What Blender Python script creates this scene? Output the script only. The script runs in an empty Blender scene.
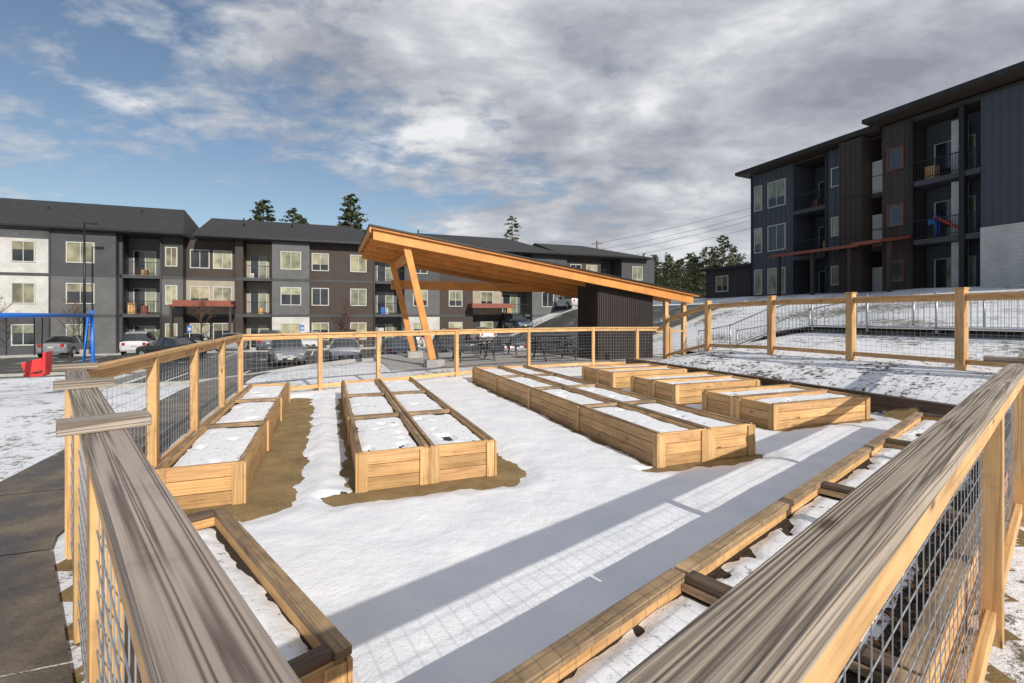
import bpy, math, random
from mathutils import Vector, Matrix, noise
random.seed(7)
R=random.uniform
scene=bpy.context.scene
UL=math.hypot(.934,.358)
U=Vector((.934,.358,0))/UL
V=Vector((-U.y,U.x,0))
Z=Vector((0,0,1))
def PQ(p,q,z=0.0): return U*p+V*q+Z*z
def pq(x,y): return (x*U.x+y*U.y, x*V.x+y*V.y)
def ss(x,a,b):
    t=max(0.0,min(1.0,(x-a)/(b-a))); return t*t*(3-2*t)
def lerp(a,b,t): return a+(b-a)*t
def terr_pq(p,q):
    st=11+6*ss(p,-6,2)
    low=-1.25*ss(q,st,st+15)*(1-ss(p,10,26))
    hill=0.0
    if p>8.9:
        if p<10.7: hill=lerp(.34,.80,(p-8.9)/1.8)
        elif p<30: hill=lerp(.80,3.2,(p-10.7)/19.3)
        else: hill=3.2
        f=1-ss(q,10.5,15)*(1-ss(p,12,24))
        hill*=f
        hill*=1-ss(q,45,90)*.6
    return low+hill
def terr(x,y):
    p,q=pq(x,y); return terr_pq(p,q)

# ---------------------------------------------------------------- materials
def nmat(name):
    m=bpy.data.materials.new(name); m.use_nodes=True
    nt=m.node_tree; b=nt.nodes['Principled BSDF']
    return m,nt,b
def N(nt,t,**kw):
    n=nt.nodes.new(t)
    for k,v in kw.items(): setattr(n,k,v)
    return n
def ramp(nt,stops,inp=None,interp='LINEAR'):
    r=nt.nodes.new('ShaderNodeValToRGB'); r.color_ramp.interpolation=interp
    els=r.color_ramp.elements
    while len(els)>1: els.remove(els[-1])
    els[0].position=stops[0][0]; c=stops[0][1]; els[0].color=(c[0],c[1],c[2],1) if hasattr(c,'__len__') else (c,c,c,1)
    for pos,c in stops[1:]:
        e=els.new(pos); e.color=(c[0],c[1],c[2],1) if hasattr(c,'__len__') else (c,c,c,1)
    if inp is not None: nt.links.new(inp,r.inputs[0])
    return r
def mixc(nt,a,b,fac,mode='MIX'):
    m=nt.nodes.new('ShaderNodeMix'); m.data_type='RGBA'; m.blend_type=mode
    for sock,val in ((m.inputs[0],fac),(m.inputs[6],a),(m.inputs[7],b)):
        if isinstance(val,bpy.types.NodeSocket): nt.links.new(val,sock)
        elif isinstance(val,(int,float)): sock.default_value=val
        else: sock.default_value=(val[0],val[1],val[2],1)
    return m.outputs[2]
def math_(nt,op,a,b=0.0):
    m=nt.nodes.new('ShaderNodeMath'); m.operation=op
    for s,v in ((m.inputs[0],a),(m.inputs[1],b)):
        if isinstance(v,bpy.types.NodeSocket): nt.links.new(v,s)
        else: s.default_value=v
    return m.outputs[0]
def posn(nt):
    g=nt.nodes.new('ShaderNodeNewGeometry'); return g.outputs['Position']
def noi(nt,vec,scale,detail=4,rough=.55,dist=0.0):
    n=nt.nodes.new('ShaderNodeTexNoise'); n.inputs['Scale'].default_value=scale
    n.inputs['Detail'].default_value=detail; n.inputs['Roughness'].default_value=rough
    n.inputs['Distortion'].default_value=dist
    nt.links.new(vec,n.inputs['Vector']); return n.outputs['Fac']
def bump(nt,b,h,strength=.3,dist=.01):
    bp=nt.nodes.new('ShaderNodeBump'); bp.inputs['Strength'].default_value=strength
    bp.inputs['Distance'].default_value=dist
    nt.links.new(h,bp.inputs['Height']); nt.links.new(bp.outputs[0],b.inputs['Normal'])
def tintnode(nt):
    a=nt.nodes.new('ShaderNodeAttribute'); a.attribute_name='tint'; return a.outputs['Color']

def wood(name,light,dark,knot,rough=.7,ring=.5,bstr=.35,weather=None,freq=60.0,knots=True,ascale=(.45,5.5),contrast=(.18,.55),fs=130):
    m,nt,b=nmat(name)
    uv=N(nt,'ShaderNodeUVMap'); uv.uv_map='UVMap'
    def mapped(sx,sy):
        mp=N(nt,'ShaderNodeMapping'); mp.inputs['Scale'].default_value=(sx,sy,1)
        nt.links.new(uv.outputs[0],mp.inputs[0]); return mp.outputs[0]
    a=noi(nt,mapped(*ascale),1.0,2,.45,.15)
    rings=math_(nt,'ADD',math_(nt,'MULTIPLY',math_(nt,'SINE',math_(nt,'MULTIPLY',a,freq)),.5),.5)
    rings=math_(nt,'POWER',rings,.6)
    f=noi(nt,mapped(2.2,fs),1.0,4,.65)
    g=math_(nt,'ADD',math_(nt,'MULTIPLY',rings,ring),math_(nt,'MULTIPLY',f,1-ring))
    r=ramp(nt,[(contrast[0],dark),(contrast[1],light),(.9,[c*1.1 for c in light])],g)
    col=r.outputs[0]
    if knots:
        vo=N(nt,'ShaderNodeTexVoronoi'); vo.inputs['Scale'].default_value=1.0
        nt.links.new(mapped(2.2,7),vo.inputs['Vector'])
        kr=ramp(nt,[(.05,1.0),(.09,.35),(.15,0.0)],vo.outputs['Distance'])
        col=mixc(nt,col,knot,kr.outputs[0])
    big=noi(nt,uv.outputs[0],1.6,3)
    br=ramp(nt,[(.3,.78),(.7,1.12)],big)
    col=mixc(nt,col,br.outputs[0],1.0,'MULTIPLY')
    if weather:
        wf=ramp(nt,[(.42,0.0),(.62,.85)],noi(nt,posn(nt),2.2,5,.65))
        col=mixc(nt,col,weather,wf.outputs[0])
    st=ramp(nt,[(.30,.62),(.48,1.0)],noi(nt,posn(nt),6.0,4,.7))
    col=mixc(nt,col,st.outputs[0],.55,'MULTIPLY')
    col=mixc(nt,col,tintnode(nt),1.0,'MULTIPLY')
    nt.links.new(col,b.inputs['Base Color'])
    b.inputs['Roughness'].default_value=rough
    bump(nt,b,g,bstr,.004)
    return m
M={}
M['pine']=wood('pine_lumber',(.65,.405,.185),(.45,.245,.095),(.20,.10,.04),ring=.42,ascale=(.4,9),freq=55)
M['rail']=wood('weathered_rail_lumber',(.385,.325,.265),(.115,.088,.068),(.10,.065,.04),ring=.5,bstr=1.0,freq=70,ascale=(.22,19),contrast=(.22,.66),fs=260)
M['bedtop']=wood('weathered_planter_lumber',(.40,.275,.155),(.20,.13,.075),(.09,.06,.035),weather=(.15,.10,.065),bstr=.6,ascale=(.35,12))
M['dkwood']=wood('wet_dark_lumber',(.13,.085,.055),(.055,.036,.024),(.03,.02,.015),bstr=.5,ascale=(.35,12))
M['glulam']=wood('glulam_timber',(.68,.29,.065),(.54,.20,.038),(.3,.12,.03),rough=.5,ring=.25,bstr=.1,knots=False)

def simple(name,col,rough=.6,metal=0.0,var=.12,vs=3.0,tint=True,bs=0.0,bsc=30.0):
    m,nt,b=nmat(name)
    n=noi(nt,posn(nt),vs,4,.6)
    r=ramp(nt,[(.3,1-var),(.7,1+var)],n)
    c=mixc(nt,col,r.outputs[0],1.0,'MULTIPLY')
    if tint: c=mixc(nt,c,tintnode(nt),1.0,'MULTIPLY')
    nt.links.new(c,b.inputs['Base Color'])
    b.inputs['Roughness'].default_value=rough; b.inputs['Metallic'].default_value=metal
    if bs: bump(nt,b,noi(nt,posn(nt),bsc,4),bs,.01)
    return m
def siding(name,col,period=.18,rough=.65,axis='z'):
    m,nt,b=nmat(name)
    sp=N(nt,'ShaderNodeSeparateXYZ'); nt.links.new(posn(nt),sp.inputs[0])
    fr=math_(nt,'FRACT',math_(nt,'DIVIDE',sp.outputs[2],period))
    r=ramp(nt,[(0,.55),(.08,1.0),(1,.93)],fr)
    n=ramp(nt,[(.3,.85),(.7,1.15)],noi(nt,posn(nt),1.3,4,.6))
    c=mixc(nt,col,r.outputs[0],1.0,'MULTIPLY'); c=mixc(nt,c,n.outputs[0],1.0,'MULTIPLY')
    nt.links.new(c,b.inputs['Base Color']); b.inputs['Roughness'].default_value=rough
    bump(nt,b,fr,.5,.02)
    return m
M['galv']=simple('galvanised_steel',(.42,.45,.48),.42,.7,.1)
M['wire']=simple('galvanised_wire',(.38,.40,.43),.45,.5,.1)
M['concrete']=simple('concrete',(.36,.35,.33),.85,0,.15,4,bs=.3)
M['blackmetal']=simple('black_metal',(.02,.02,.022),.4,.3)
M['blacksiding']=siding('black_lap_siding',(.036,.033,.032))
M['brownsiding']=siding('brown_black_siding',(.050,.036,.030))
M['greysiding']=siding('grey_siding',(.115,.118,.122))
M['dgrey']=siding('dark_grey_siding',(.060,.063,.069))
M['bluegrey']=simple('blue_grey_panel',(.062,.070,.085),.6,0,.1,2)
M['whitesiding']=siding('white_lap_siding',(.54,.54,.52))
M['beige']=siding('beige_siding',(.36,.32,.25))
M['trim']=simple('white_trim',(.46,.46,.43),.5,0,.05)
M['roof']=simple('asphalt_shingle',(.030,.031,.034),.9,0,.3,2.5,bs=.5)
M['rust']=simple('rust_red_metal',(.22,.06,.035),.5,0,.15)
M['soffit']=simple('soffit_wood',(.055,.038,.028),.7)
M['shed']=simple('dark_bronze_metal',(.040,.030,.027),.5,.2,.1)
def glass(name,col,rough=.08):
    m,nt,b=nmat(name)
    n=ramp(nt,[(.35,.5),(.65,1.3)],noi(nt,posn(nt),.9,2,.5))
    c=mixc(nt,col,n.outputs[0],1.0,'MULTIPLY'); c=mixc(nt,c,tintnode(nt),1.0,'MULTIPLY')
    nt.links.new(c,b.inputs['Base Color']); b.inputs['Roughness'].default_value=rough
    b.inputs['Specular IOR Level'].default_value=.8
    return m
M['glass']=glass('window_glass',(.03,.035,.04))
M['blind']=glass('window_with_blinds',(.23,.25,.18),.15)
# snow
m,nt,b=nmat('snow'); M['snow']=m
n1=noi(nt,posn(nt),2.0,4); n2=noi(nt,posn(nt),55,3,.7)
r=ramp(nt,[(.3,(.74,.77,.83)),(.7,(.87,.88,.91))],n1)
sp=ramp(nt,[(.68,0.0),(.75,.6)],noi(nt,posn(nt),23,3,.7))
c=mixc(nt,r.outputs[0],(.38,.31,.22),sp.outputs[0])
nt.links.new(c,b.inputs['Base Color']); b.inputs['Roughness'].default_value=.55
h=math_(nt,'ADD',math_(nt,'MULTIPLY',noi(nt,posn(nt),7,4,.6),1.0),math_(nt,'MULTIPLY',n2,.3))
bump(nt,b,h,.5,.03)
# snow in beds with speckles
m,nt,b=nmat('speckled_snow'); M['bedsnow']=m
P=posn(nt)
vo=N(nt,'ShaderNodeTexVoronoi'); vo.inputs['Scale'].default_value=6.0; nt.links.new(P,vo.inputs['Vector'])
d=math_(nt,'ADD',vo.outputs['Distance'],math_(nt,'MULTIPLY',noi(nt,P,22,4,.75),.75))
gate=ramp(nt,[(.44,0.0),(.56,1.0)],noi(nt,P,2.1,3,.5))
k=ramp(nt,[(.44,1.0),(.53,0.0)],d)
kk=math_(nt,'MULTIPLY',k.outputs[0],gate.outputs[0])
sp=ramp(nt,[(.61,0.0),(.67,.85)],noi(nt,P,26,4,.75))
kk=math_(nt,'MAXIMUM',kk,sp.outputs[0])
c=mixc(nt,(.82,.83,.86),(.07,.05,.035),kk)
nt.links.new(c,b.inputs['Base Color']); b.inputs['Roughness'].default_value=.6
bump(nt,b,math_(nt,'SUBTRACT',noi(nt,P,9,4,.6),kk),.5,.02)
# soil
m,nt,b=nmat('garden_soil'); M['soil']=m
r=ramp(nt,[(.3,(.020,.014,.010)),(.55,(.055,.037,.024)),(.75,(.13,.09,.05))],noi(nt,posn(nt),38,5,.75))
nt.links.new(r.outputs[0],b.inputs['Base Color']); b.inputs['Roughness'].default_value=.95
bump(nt,b,noi(nt,posn(nt),45,5,.75),1.0,.03)
# sandy ground in garden
m,nt,b=nmat('decomposed_granite'); M['sand']=m
n1=noi(nt,posn(nt),60,5,.8)
r=ramp(nt,[(.3,(.14,.088,.036)),(.5,(.29,.20,.085)),(.72,(.44,.33,.16))],n1)
b2=ramp(nt,[(.3,.6),(.7,1.15)],noi(nt,posn(nt),3,5,.65))
c=mixc(nt,r.outputs[0],b2.outputs[0],1.0,'MULTIPLY')
nt.links.new(c,b.inputs['Base Color']); b.inputs['Roughness'].default_value=.9
bump(nt,b,n1,.8,.015)
# ground outside
m,nt,b=nmat('snowy_ground'); M['ground']=m
P=posn(nt)
big=noi(nt,P,.35,4,.6); fine=noi(nt,P,5.5,5,.72); vf=noi(nt,P,28,4,.7)
s=math_(nt,'ADD',math_(nt,'MULTIPLY',big,.45),math_(nt,'ADD',math_(nt,'MULTIPLY',fine,.55),math_(nt,'MULTIPLY',vf,.27)))
cov=ramp(nt,[(.66,1.0),(.725,0.0)],s)
dirt=ramp(nt,[(.3,(.06,.045,.028)),(.55,(.14,.11,.06)),(.75,(.20,.17,.09))],vf)
sn=ramp(nt,[(.3,(.70,.73,.78)),(.7,(.84,.85,.88))],fine)
c=mixc(nt,dirt.outputs[0],sn.outputs[0],cov.outputs[0])
nt.links.new(c,b.inputs['Base Color']); b.inputs['Roughness'].default_value=.75
bump(nt,b,math_(nt,'ADD',fine,math_(nt,'MULTIPLY',cov.outputs[0],.8)),.7,.04)
m,nt,b=nmat('mulch_snow_slope'); M['slope']=m
P=posn(nt)
fine=noi(nt,P,9,5,.8); big=noi(nt,P,1.2,3,.6)
s=math_(nt,'ADD',math_(nt,'MULTIPLY',big,.35),math_(nt,'MULTIPLY',fine,.75))
cov=ramp(nt,[(.58,1.0),(.63,0.0)],s)
dirt=ramp(nt,[(.3,(.03,.02,.014)),(.7,(.10,.07,.045))],noi(nt,P,40,4,.7))
c=mixc(nt,dirt.outputs[0],(.78,.80,.84),cov.outputs[0])
nt.links.new(c,b.inputs['Base Color']); b.inputs['Roughness'].default_value=.8
bump(nt,b,cov.outputs[0],.8,.03)
m,nt,b=nmat('asphalt'); M['asphalt']=m
P=posn(nt)
r=ramp(nt,[(.3,(.035,.035,.037)),(.7,(.075,.073,.072))],noi(nt,P,90,3,.7))
wn=noi(nt,P,.8,5,.6)
w=ramp(nt,[(.4,.55),(.62,1.25)],wn)
c=mixc(nt,r.outputs[0],w.outputs[0],1.0,'MULTIPLY')
sl=ramp(nt,[(.60,0.0),(.68,.8)],noi(nt,P,.5,6,.68))
c=mixc(nt,c,(.6,.62,.66),sl.outputs[0])
nt.links.new(c,b.inputs['Base Color'])
rr=ramp(nt,[(.4,.28),(.6,.85)],wn); nt.links.new(rr.outputs[0],b.inputs['Roughness'])
m,nt,b=nmat('wet_path'); M['path']=m
P=posn(nt)
n0=noi(nt,P,70,5,.75); wn=noi(nt,P,1.7,5,.65)
r=ramp(nt,[(.3,(.085,.068,.05)),(.7,(.20,.165,.125))],n0)
w=ramp(nt,[(.38,.40),(.6,1.25)],wn)
c=mixc(nt,r.outputs[0],w.outputs[0],1.0,'MULTIPLY')
nt.links.new(c,b.inputs['Base Color'])
rr=ramp(nt,[(.38,.18),(.6,.85)],wn); nt.links.new(rr.outputs[0],b.inputs['Roughness'])
bump(nt,b,n0,.5,.008)
M['paint']=simple('road_paint',(.7,.7,.68),.7,0,.2,9)
M['leafbrown']=simple('dry_leaf',(.17,.09,.035),.8)
M['needle']=simple('pine_needles',(.055,.075,.030),.8,0,.35,1.5)
M['bark']=simple('pine_bark',(.11,.065,.04),.9,0,.3,6)
M['blue']=simple('blue_powder_coat',(.02,.15,.55),.35,0,.05)
M['red']=simple('red_plastic',(.62,.03,.03),.35,0,.05)
M['yellow']=simple('yellow_plastic',(.7,.42,.03),.4,0,.05)
M['rubber']=simple('rubber',(.02,.02,.02),.8)
M['light']=simple('lamp_lens',(.7,.7,.7),.15)
M['tail']=simple('tail_lens',(.35,.01,.01),.2)
M['curtain']=simple('door_panel',(.5,.5,.48),.5)
def paint(name,col):
    m=simple(name,col,.28,.3,.04); m.node_tree.nodes['Principled BSDF'].inputs['Coat Weight'].default_value=.6; return m

# ---------------------------------------------------------------- mesh builder
class MB:
    def __init__(s): s.v=[];s.f=[];s.uv=[];s.c=[];s.m=[];s.mats=[];s.smooth=[]
    def mi(s,k):
        mat=M[k] if isinstance(k,str) else k
        if mat not in s.mats: s.mats.append(mat)
        return s.mats.index(mat)
    def face(s,pts,k,tint=(1,1,1),uvs=None,sm=False):
        b=len(s.v); s.v.extend([tuple(p) for p in pts]); s.f.append(tuple(range(b,b+len(pts))))
        if uvs is None: uvs=[(p[0]+p[1]*.3,p[2]) for p in pts]
        s.uv.append(uvs); s.c.append(tint); s.m.append(s.mi(k)); s.smooth.append(sm)
    def box(s,o,ax,ay,az,k,tint=None,tv=.1):
        o=Vector(o); ax=Vector(ax); ay=Vector(ay); az=Vector(az)
        if tint is None:
            t=R(1-tv,1+tv); tint=(t*R(.98,1.02),t,t*R(.96,1.04))
        b=len(s.v)
        for kk in (0,1):
            for j in (0,1):
                for i in (0,1): s.v.append(tuple(o+ax*i+ay*j+az*kk))
        L=(ax.length,ay.length,az.length)
        F=[((0,2,3,1),2),((4,5,7,6),2),((0,1,5,4),1),((2,6,7,3),1),((0,4,6,2),0),((1,3,7,5),0)]
        flip=ax.cross(ay).dot(az)<0
        ru,rv=R(0,50),R(0,50); mi=s.mi(k)
        for fi,n in F:
            if flip: fi=fi[::-1]
            oth=[a for a in (0,1,2) if a!=n]
            if L[oth[0]]<L[oth[1]]: oth=oth[::-1]
            uv=[]
            for idx in fi:
                co=((idx&1)*L[0],((idx>>1)&1)*L[1],((idx>>2)&1)*L[2])
                uv.append((co[oth[0]]+ru,co[oth[1]]+rv+n*.43))
            s.f.append(tuple(b+i for i in fi)); s.uv.append(uv); s.c.append(tint); s.m.append(mi); s.smooth.append(False)
    def beam(s,p0,p1,w,h,k,up=Z,tint=None,tv=.1):
        p0=Vector(p0);p1=Vector(p1); d=p1-p0; dn=d.normalized()
        side=dn.cross(up).normalized(); u2=side.cross(dn).normalized()
        s.box(p0-side*w/2-u2*h/2,d,side*w,u2*h,k,tint,tv)
    def tube(s,p0,p1,r0,k,r1=None,n=8,cap=True,tint=(1,1,1)):
        if r1 is None: r1=r0
        p0=Vector(p0);p1=Vector(p1); d=(p1-p0).normalized()
        a=d.cross(Z if abs(d.z)<.9 else Vector((1,0,0))).normalized(); c=d.cross(a)
        b=len(s.v); mi=s.mi(k); L=(p1-p0).length
        for (p,r) in ((p0,r0),(p1,r1)):
            for i in range(n):
                an=2*math.pi*i/n; s.v.append(tuple(p+a*math.cos(an)*r+c*math.sin(an)*r))
        for i in range(n):
            j=(i+1)%n
            s.f.append((b+i,b+n+i,b+n+j,b+j)); s.uv.append([(0,i/n),(L,i/n),(L,(i+1)/n),(0,(i+1)/n)]); s.c.append(tint); s.m.append(mi); s.smooth.append(n>5)
        if cap:
            for off,rev in ((0,False),(n,True)):
                ids=[b+off+i for i in range(n)]
                if rev: ids=ids[::-1]
                s.f.append(tuple(ids)); s.uv.append([(0,0)]*n); s.c.append(tint); s.m.append(mi); s.smooth.append(False)
    def obj(s,name,parent=None,bevel=0.0):
        me=bpy.data.meshes.new(name); me.from_pydata(s.v,[],s.f)
        for mt in s.mats: me.materials.append(mt)
        me.polygons.foreach_set('material_index',s.m); me.polygons.foreach_set('use_smooth',s.smooth)
        uvl=me.uv_layers.new(name='UVMap'); flat=[]
        for u in s.uv:
            for a in u: flat.extend((a[0],a[1]))
        uvl.data.foreach_set('uv',flat)
        ca=me.color_attributes.new('tint','FLOAT_COLOR','CORNER'); fl=[]
        for u,c in zip(s.uv,s.c): fl.extend((c[0],c[1],c[2],1.0)*len(u))
        ca.data.foreach_set('color',fl); me.update()
        o=bpy.data.objects.new(name,me); scene.collection.objects.link(o)
        if bevel:
            bm=o.modifiers.new('Bevel','BEVEL'); bm.width=bevel; bm.segments=2; bm.limit_method='ANGLE'
        if parent: o.parent=parent
        return o
def empty(name):
    e=bpy.data.objects.new(name,None); scene.collection.objects.link(e); return e

def gridmesh(name,xs,ys,fn,mat,keep=None,matfn=None,mats=None,smooth=True):
    nx,ny=len(xs),len(ys); vs=[fn(x,y) for y in ys for x in xs]
    fs=[];mi=[]
    for j in range(ny-1):
        for i in range(nx-1):
            cx=(xs[i]+xs[i+1])/2; cy=(ys[j]+ys[j+1])/2
            if keep and not keep(cx,cy): continue
            a=j*nx+i; fs.append((a,a+1,a+nx+1,a+nx))
            mi.append(matfn(cx,cy) if matfn else 0)
    me=bpy.data.meshes.new(name); me.from_pydata(vs,[],fs)
    for mm in (mats or [mat]): me.materials.append(mm)
    me.polygons.foreach_set('material_index',mi)
    me.polygons.foreach_set('use_smooth',[smooth]*len(fs))
    me.color_attributes.new('tint','FLOAT_COLOR','CORNER').data.foreach_set('color',[1.0]*(4*4*len(fs)))
    me.update()
    o=bpy.data.objects.new(name,me); scene.collection.objects.link(o); return o
def frange(a,b,st):
    n=max(1,int(round((b-a)/st))); return [a+(b-a)*i/n for i in range(n+1)]

# ---------------------------------------------------------------- layout
HR=1.35
K0=Vector((-.077,.287,0))
angR=math.radians(49.2); DR=Vector((math.sin(angR),math.cos(angR),0)); NR=Vector((-DR.y,DR.x,0))
DL=Vector((-.695,.719,0)).normalized(); NL=Vector((DL.y,-DL.x,0))
C1=K0+DL*4.5
C2=Vector((-5.6,9.9,0))
FD=Vector((7.2,5.9,0)).normalized()
F320=Vector((-4.36,10.9,0))
farposts=[C2,F320,F320+FD*1.39,F320+FD*3.66,F320+FD*6.3,Vector((2.7,16.0,0)),Vector((4.2,16.1,0)),Vector((5.35,16.2,0))]
hillposts=[PQ(10.6,13.2),PQ(10.6,11.3),PQ(10.6,9.1),PQ(10.6,7.1),PQ(10.6,5.15),PQ(10.6,3.2)]
tE=(10.6-K0.dot(U))/DR.dot(U)
garden_poly=[K0,C1,C2]+farposts[1:]+[PQ(8.9,12.8),PQ(8.9,(K0+DR*((8.9-K0.dot(U))/DR.dot(U))).dot(V)),]
def inpoly(x,y,poly):
    c=False;n=len(poly);j=n-1
    for i in range(n):
        a=poly[i];b=poly[j]
        if (a.y>y)!=(b.y>y) and x<(b.x-a.x)*(y-a.y)/(b.y-a.y)+a.x: c=not c
        j=i
    return c

# ---------------------------------------------------------------- ground
xs=[-400,-250,-160,-110,-80]+frange(-62,-14,2)+frange(-13,15,.35)+frange(16,62,2)+[80,110,160,250,400]
ys=[-120,-60,-30,-14]+frange(-8,-2,1.0)+frange(-1.6,20,.35)+frange(21,72,1.5)+[85,110,150,220,350,600,900]
def gz(x,y):
    p,q=pq(x,y); z=terr_pq(p,q)
    z+=.05*noise.noise(Vector((x*.25,y*.25,0)))*(0 if (p<9.2 and q<14) else 1)
    if inpoly(x,y,garden_poly): z=0
    return (x,y,z)
def gm(x,y):
    p,q=pq(x,y)
    if inpoly(x,y,garden_poly): return 1
    if 8.85<p<10.9 and q<14: return 2
    return 0
gridmesh('ground',xs,ys,gz,None,matfn=gm,mats=[M['ground'],M['sand'],M['slope']])

def pathright(q):
    if q<.5: return .0
    if q<4.55: return lerp(.0,-1.9,(q-.5)/4.05)
    return -1.95
vs=[];fs=[]; q=-6.0
while q<26:
    sl=[q+1.485*i/6 for i in range(7)]
    b0_=len(vs)
    for qq in sl:
        for k in range(6):
            p=lerp(-3.15,pathright(qq)-.02,k/5); v=PQ(p,qq); vs.append((v.x,v.y,terr_pq(p,qq)+.035))
    for j in range(6):
        for k in range(5):
            a=b0_+j*6+k; fs.append((a,a+1,a+7,a+6))
    q+=1.5
me=bpy.data.meshes.new('footpath'); me.from_pydata(vs,[],fs); me.materials.append(M['path'])
o=bpy.data.objects.new('footpath',me); scene.collection.objects.link(o)

def pk(p,q): return (p>-8.5 or q>30) and p<24
a=gridmesh('parking_lot',frange(-60,24,1.0),frange(22.5,43,1.0),lambda p,q:(PQ(p,q).x,PQ(p,q).y,terr_pq(p,q)+.07),M['asphalt'],keep=pk)
mb=MB()
for p in frange(-34,18,2.7):
    for (q0,q1) in ((37.6,42.6),):
        mb.face([PQ(p,q0,terr_pq(p,q0)+.078),PQ(p+.1,q0,terr_pq(p,q0)+.078),PQ(p+.1,q1,terr_pq(p,q1)+.078),PQ(p,q1,terr_pq(p,q1)+.078)],'paint')
    if p>-7:
        mb.face([PQ(p,24,terr_pq(p,24)+.078),PQ(p+.1,24,terr_pq(p,24)+.078),PQ(p+.1,28.5,terr_pq(p,28.5)+.078),PQ(p,28.5,terr_pq(p,28.5)+.078)],'paint')
mb.obj('parking_stripes')
mb=MB()
for (a0,a1) in (((-8.5,22.4),(24,22.4)),((-60,43.1),(24,43.1)),((-8.6,22.4),(-8.6,30)),((-60,29.9),(-8.6,29.9))):
    n=max(1,int(math.hypot(a1[0]-a0[0],a1[1]-a0[1])/1.5))
    for i in range(n):
        A=(lerp(a0[0],a1[0],i/n),lerp(a0[1],a1[1],i/n)); B=(lerp(a0[0],a1[0],(i+1)/n),lerp(a0[1],a1[1],(i+1)/n))
        mb.beam(PQ(*A,terr_pq(*A)+.08),PQ(*B,terr_pq(*B)+.08),.16,.24,'concrete')
mb.obj('kerb')

# ---------------------------------------------------------------- planter beds
beds=[]
def snow_patch(mb,o,a,b,la,lb,z,seed,cover=1.0,asym=0.0):
    st=.04; na=max(4,int(la/st)); nb=max(4,int(lb/st))
    base=len(mb.v); mi=mb.mi('bedsnow')
    for j in range(nb+1):
        for i in range(na+1):
            x=la*i/na; y=lb*j/nb
            ed=min(x,la-x,y,lb-y)
            if asym<0: ed=min(ed, y+asym)
            P=o+a*x+b*y
            n1=noise.noise(Vector((P.x*2.1,P.y*2.1,seed))); n2=noise.noise(Vector((P.x*9,P.y*9,seed+5))); n3=noise.noise(Vector((P.x*6.3+3,P.y*6.3,seed+9)))
            t=min(.018,(ed-.035+n1*.05+n2*.03)*.35)
            if n3>.42*cover: t-= (n3-.42*cover)*.25
            mb.v.append((P.x,P.y,z+max(-.02,t)+n1*.005))
    w=na+1
    for j in range(nb):
        for i in range(na):
            q=base+j*w+i; mb.f.append((q,q+1,q+w+1,q+w)); mb.uv.append([(0,0)]*4); mb.c.append((1,1,1)); mb.m.append(mi); mb.smooth.append(True)
def bed(name,o,a,b,la,lb,h,units,wood='pine',top='bedtop',rows=3,asym=0.0,cover=1.0,capw=.0):
    mb=MB(); o=Vector(o); th=.045
    bh=h/rows
    seg=la/units
    for r_ in range(rows):
        z0=r_*bh+.002; hh=bh-.006
        def bt():
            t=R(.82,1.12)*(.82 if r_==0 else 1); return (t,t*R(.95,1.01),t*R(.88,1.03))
        for u in range(units):
            s0=u*seg
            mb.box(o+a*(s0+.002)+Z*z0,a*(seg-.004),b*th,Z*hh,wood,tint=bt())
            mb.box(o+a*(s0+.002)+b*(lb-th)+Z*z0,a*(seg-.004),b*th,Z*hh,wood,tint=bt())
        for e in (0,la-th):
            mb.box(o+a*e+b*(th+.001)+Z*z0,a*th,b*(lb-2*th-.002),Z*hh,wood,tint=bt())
    for u in range(units+1):
        s0=min(max(u*la/units-.045,-.021),la-.069)
        for side in (-.022,lb+.001):
            mb.box(o+a*s0+b*side+Z*0,a*.09,b*.021,Z*(h-.012),wood,tv=.16)
    for e in (-.022,la+.001):
        for w0 in (.003,lb-.092):
            mb.box(o+a*e+b*w0+Z*0,a*.021,b*.088,Z*(h-.016),wood,tv=.16)
    for u in range(1,units):
        mb.box(o+a*(u*la/units-.045)+b*(th+.001)+Z*(h-.05),a*.09,b*(lb-2*th-.002),Z*.045,top,tv=.2)
    if not capw:
        for w0 in (.0,lb-th):
            for u in range(units): mb.box(o+a*(u*seg+.003)+b*(w0+.001)+Z*(h-.001),a*(seg-.006),b*(th-.002),Z*.012,top,tv=.2)
    if capw:
        zc=h+.001
        for w0 in (-.02,lb+.02-capw):
            for u in range(units):
                mb.box(o+a*(u*la/units+.002-(.02 if u==0 else 0))+b*w0+Z*zc,a*(la/units-.004),b*capw,Z*.038,top,tv=.2)
        for u in range(units+1):
            s0=u*la/units-capw/2
            if u==0: s0=0
            if u==units: s0=la-capw
            mb.box(o+a*s0+b*(capw-.019)+Z*(zc+.001),a*capw,b*(lb+.04-2*capw-.002),Z*.037,'dkwood' ,tv=.2)
    zf=h-.065
    mb.face([o+a*th+b*th+Z*zf,o+a*(la-th)+b*th+Z*zf,o+a*(la-th)+b*(lb-th)+Z*zf,o+a*th+b*(lb-th)+Z*zf] if a.cross(b).z>0 else
            [o+a*th+b*(lb-th)+Z*zf,o+a*(la-th)+b*(lb-th)+Z*zf,o+a*(la-th)+b*th+Z*zf,o+a*th+b*th+Z*zf],'soil')
    ob=mb.obj(name,bevel=.004)
    ms=MB()
    for u in range(units):
        g=.05
        snow_patch(ms,o+a*(u*seg+g)+b*g,a,b,seg-2*g,lb-2*g,zf+.012,R(0,99),cover,asym)
    if a.cross(b).z<0: ms.f=[f[::-1] for f in ms.f]
    so=ms.obj('snow_cover',parent=ob)
    beds.append((o,a,b,la,lb))
    return ob
BH=.39
bed('raised_planter_bed',Vector((-2.50,4.47,0))-U*.70,V,U,5.6,.70,BH,3)
o=Vector((-1.52,4.73,0))
bed('raised_planter_bed',o,V,U,5.6,.70,BH,3)
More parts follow.
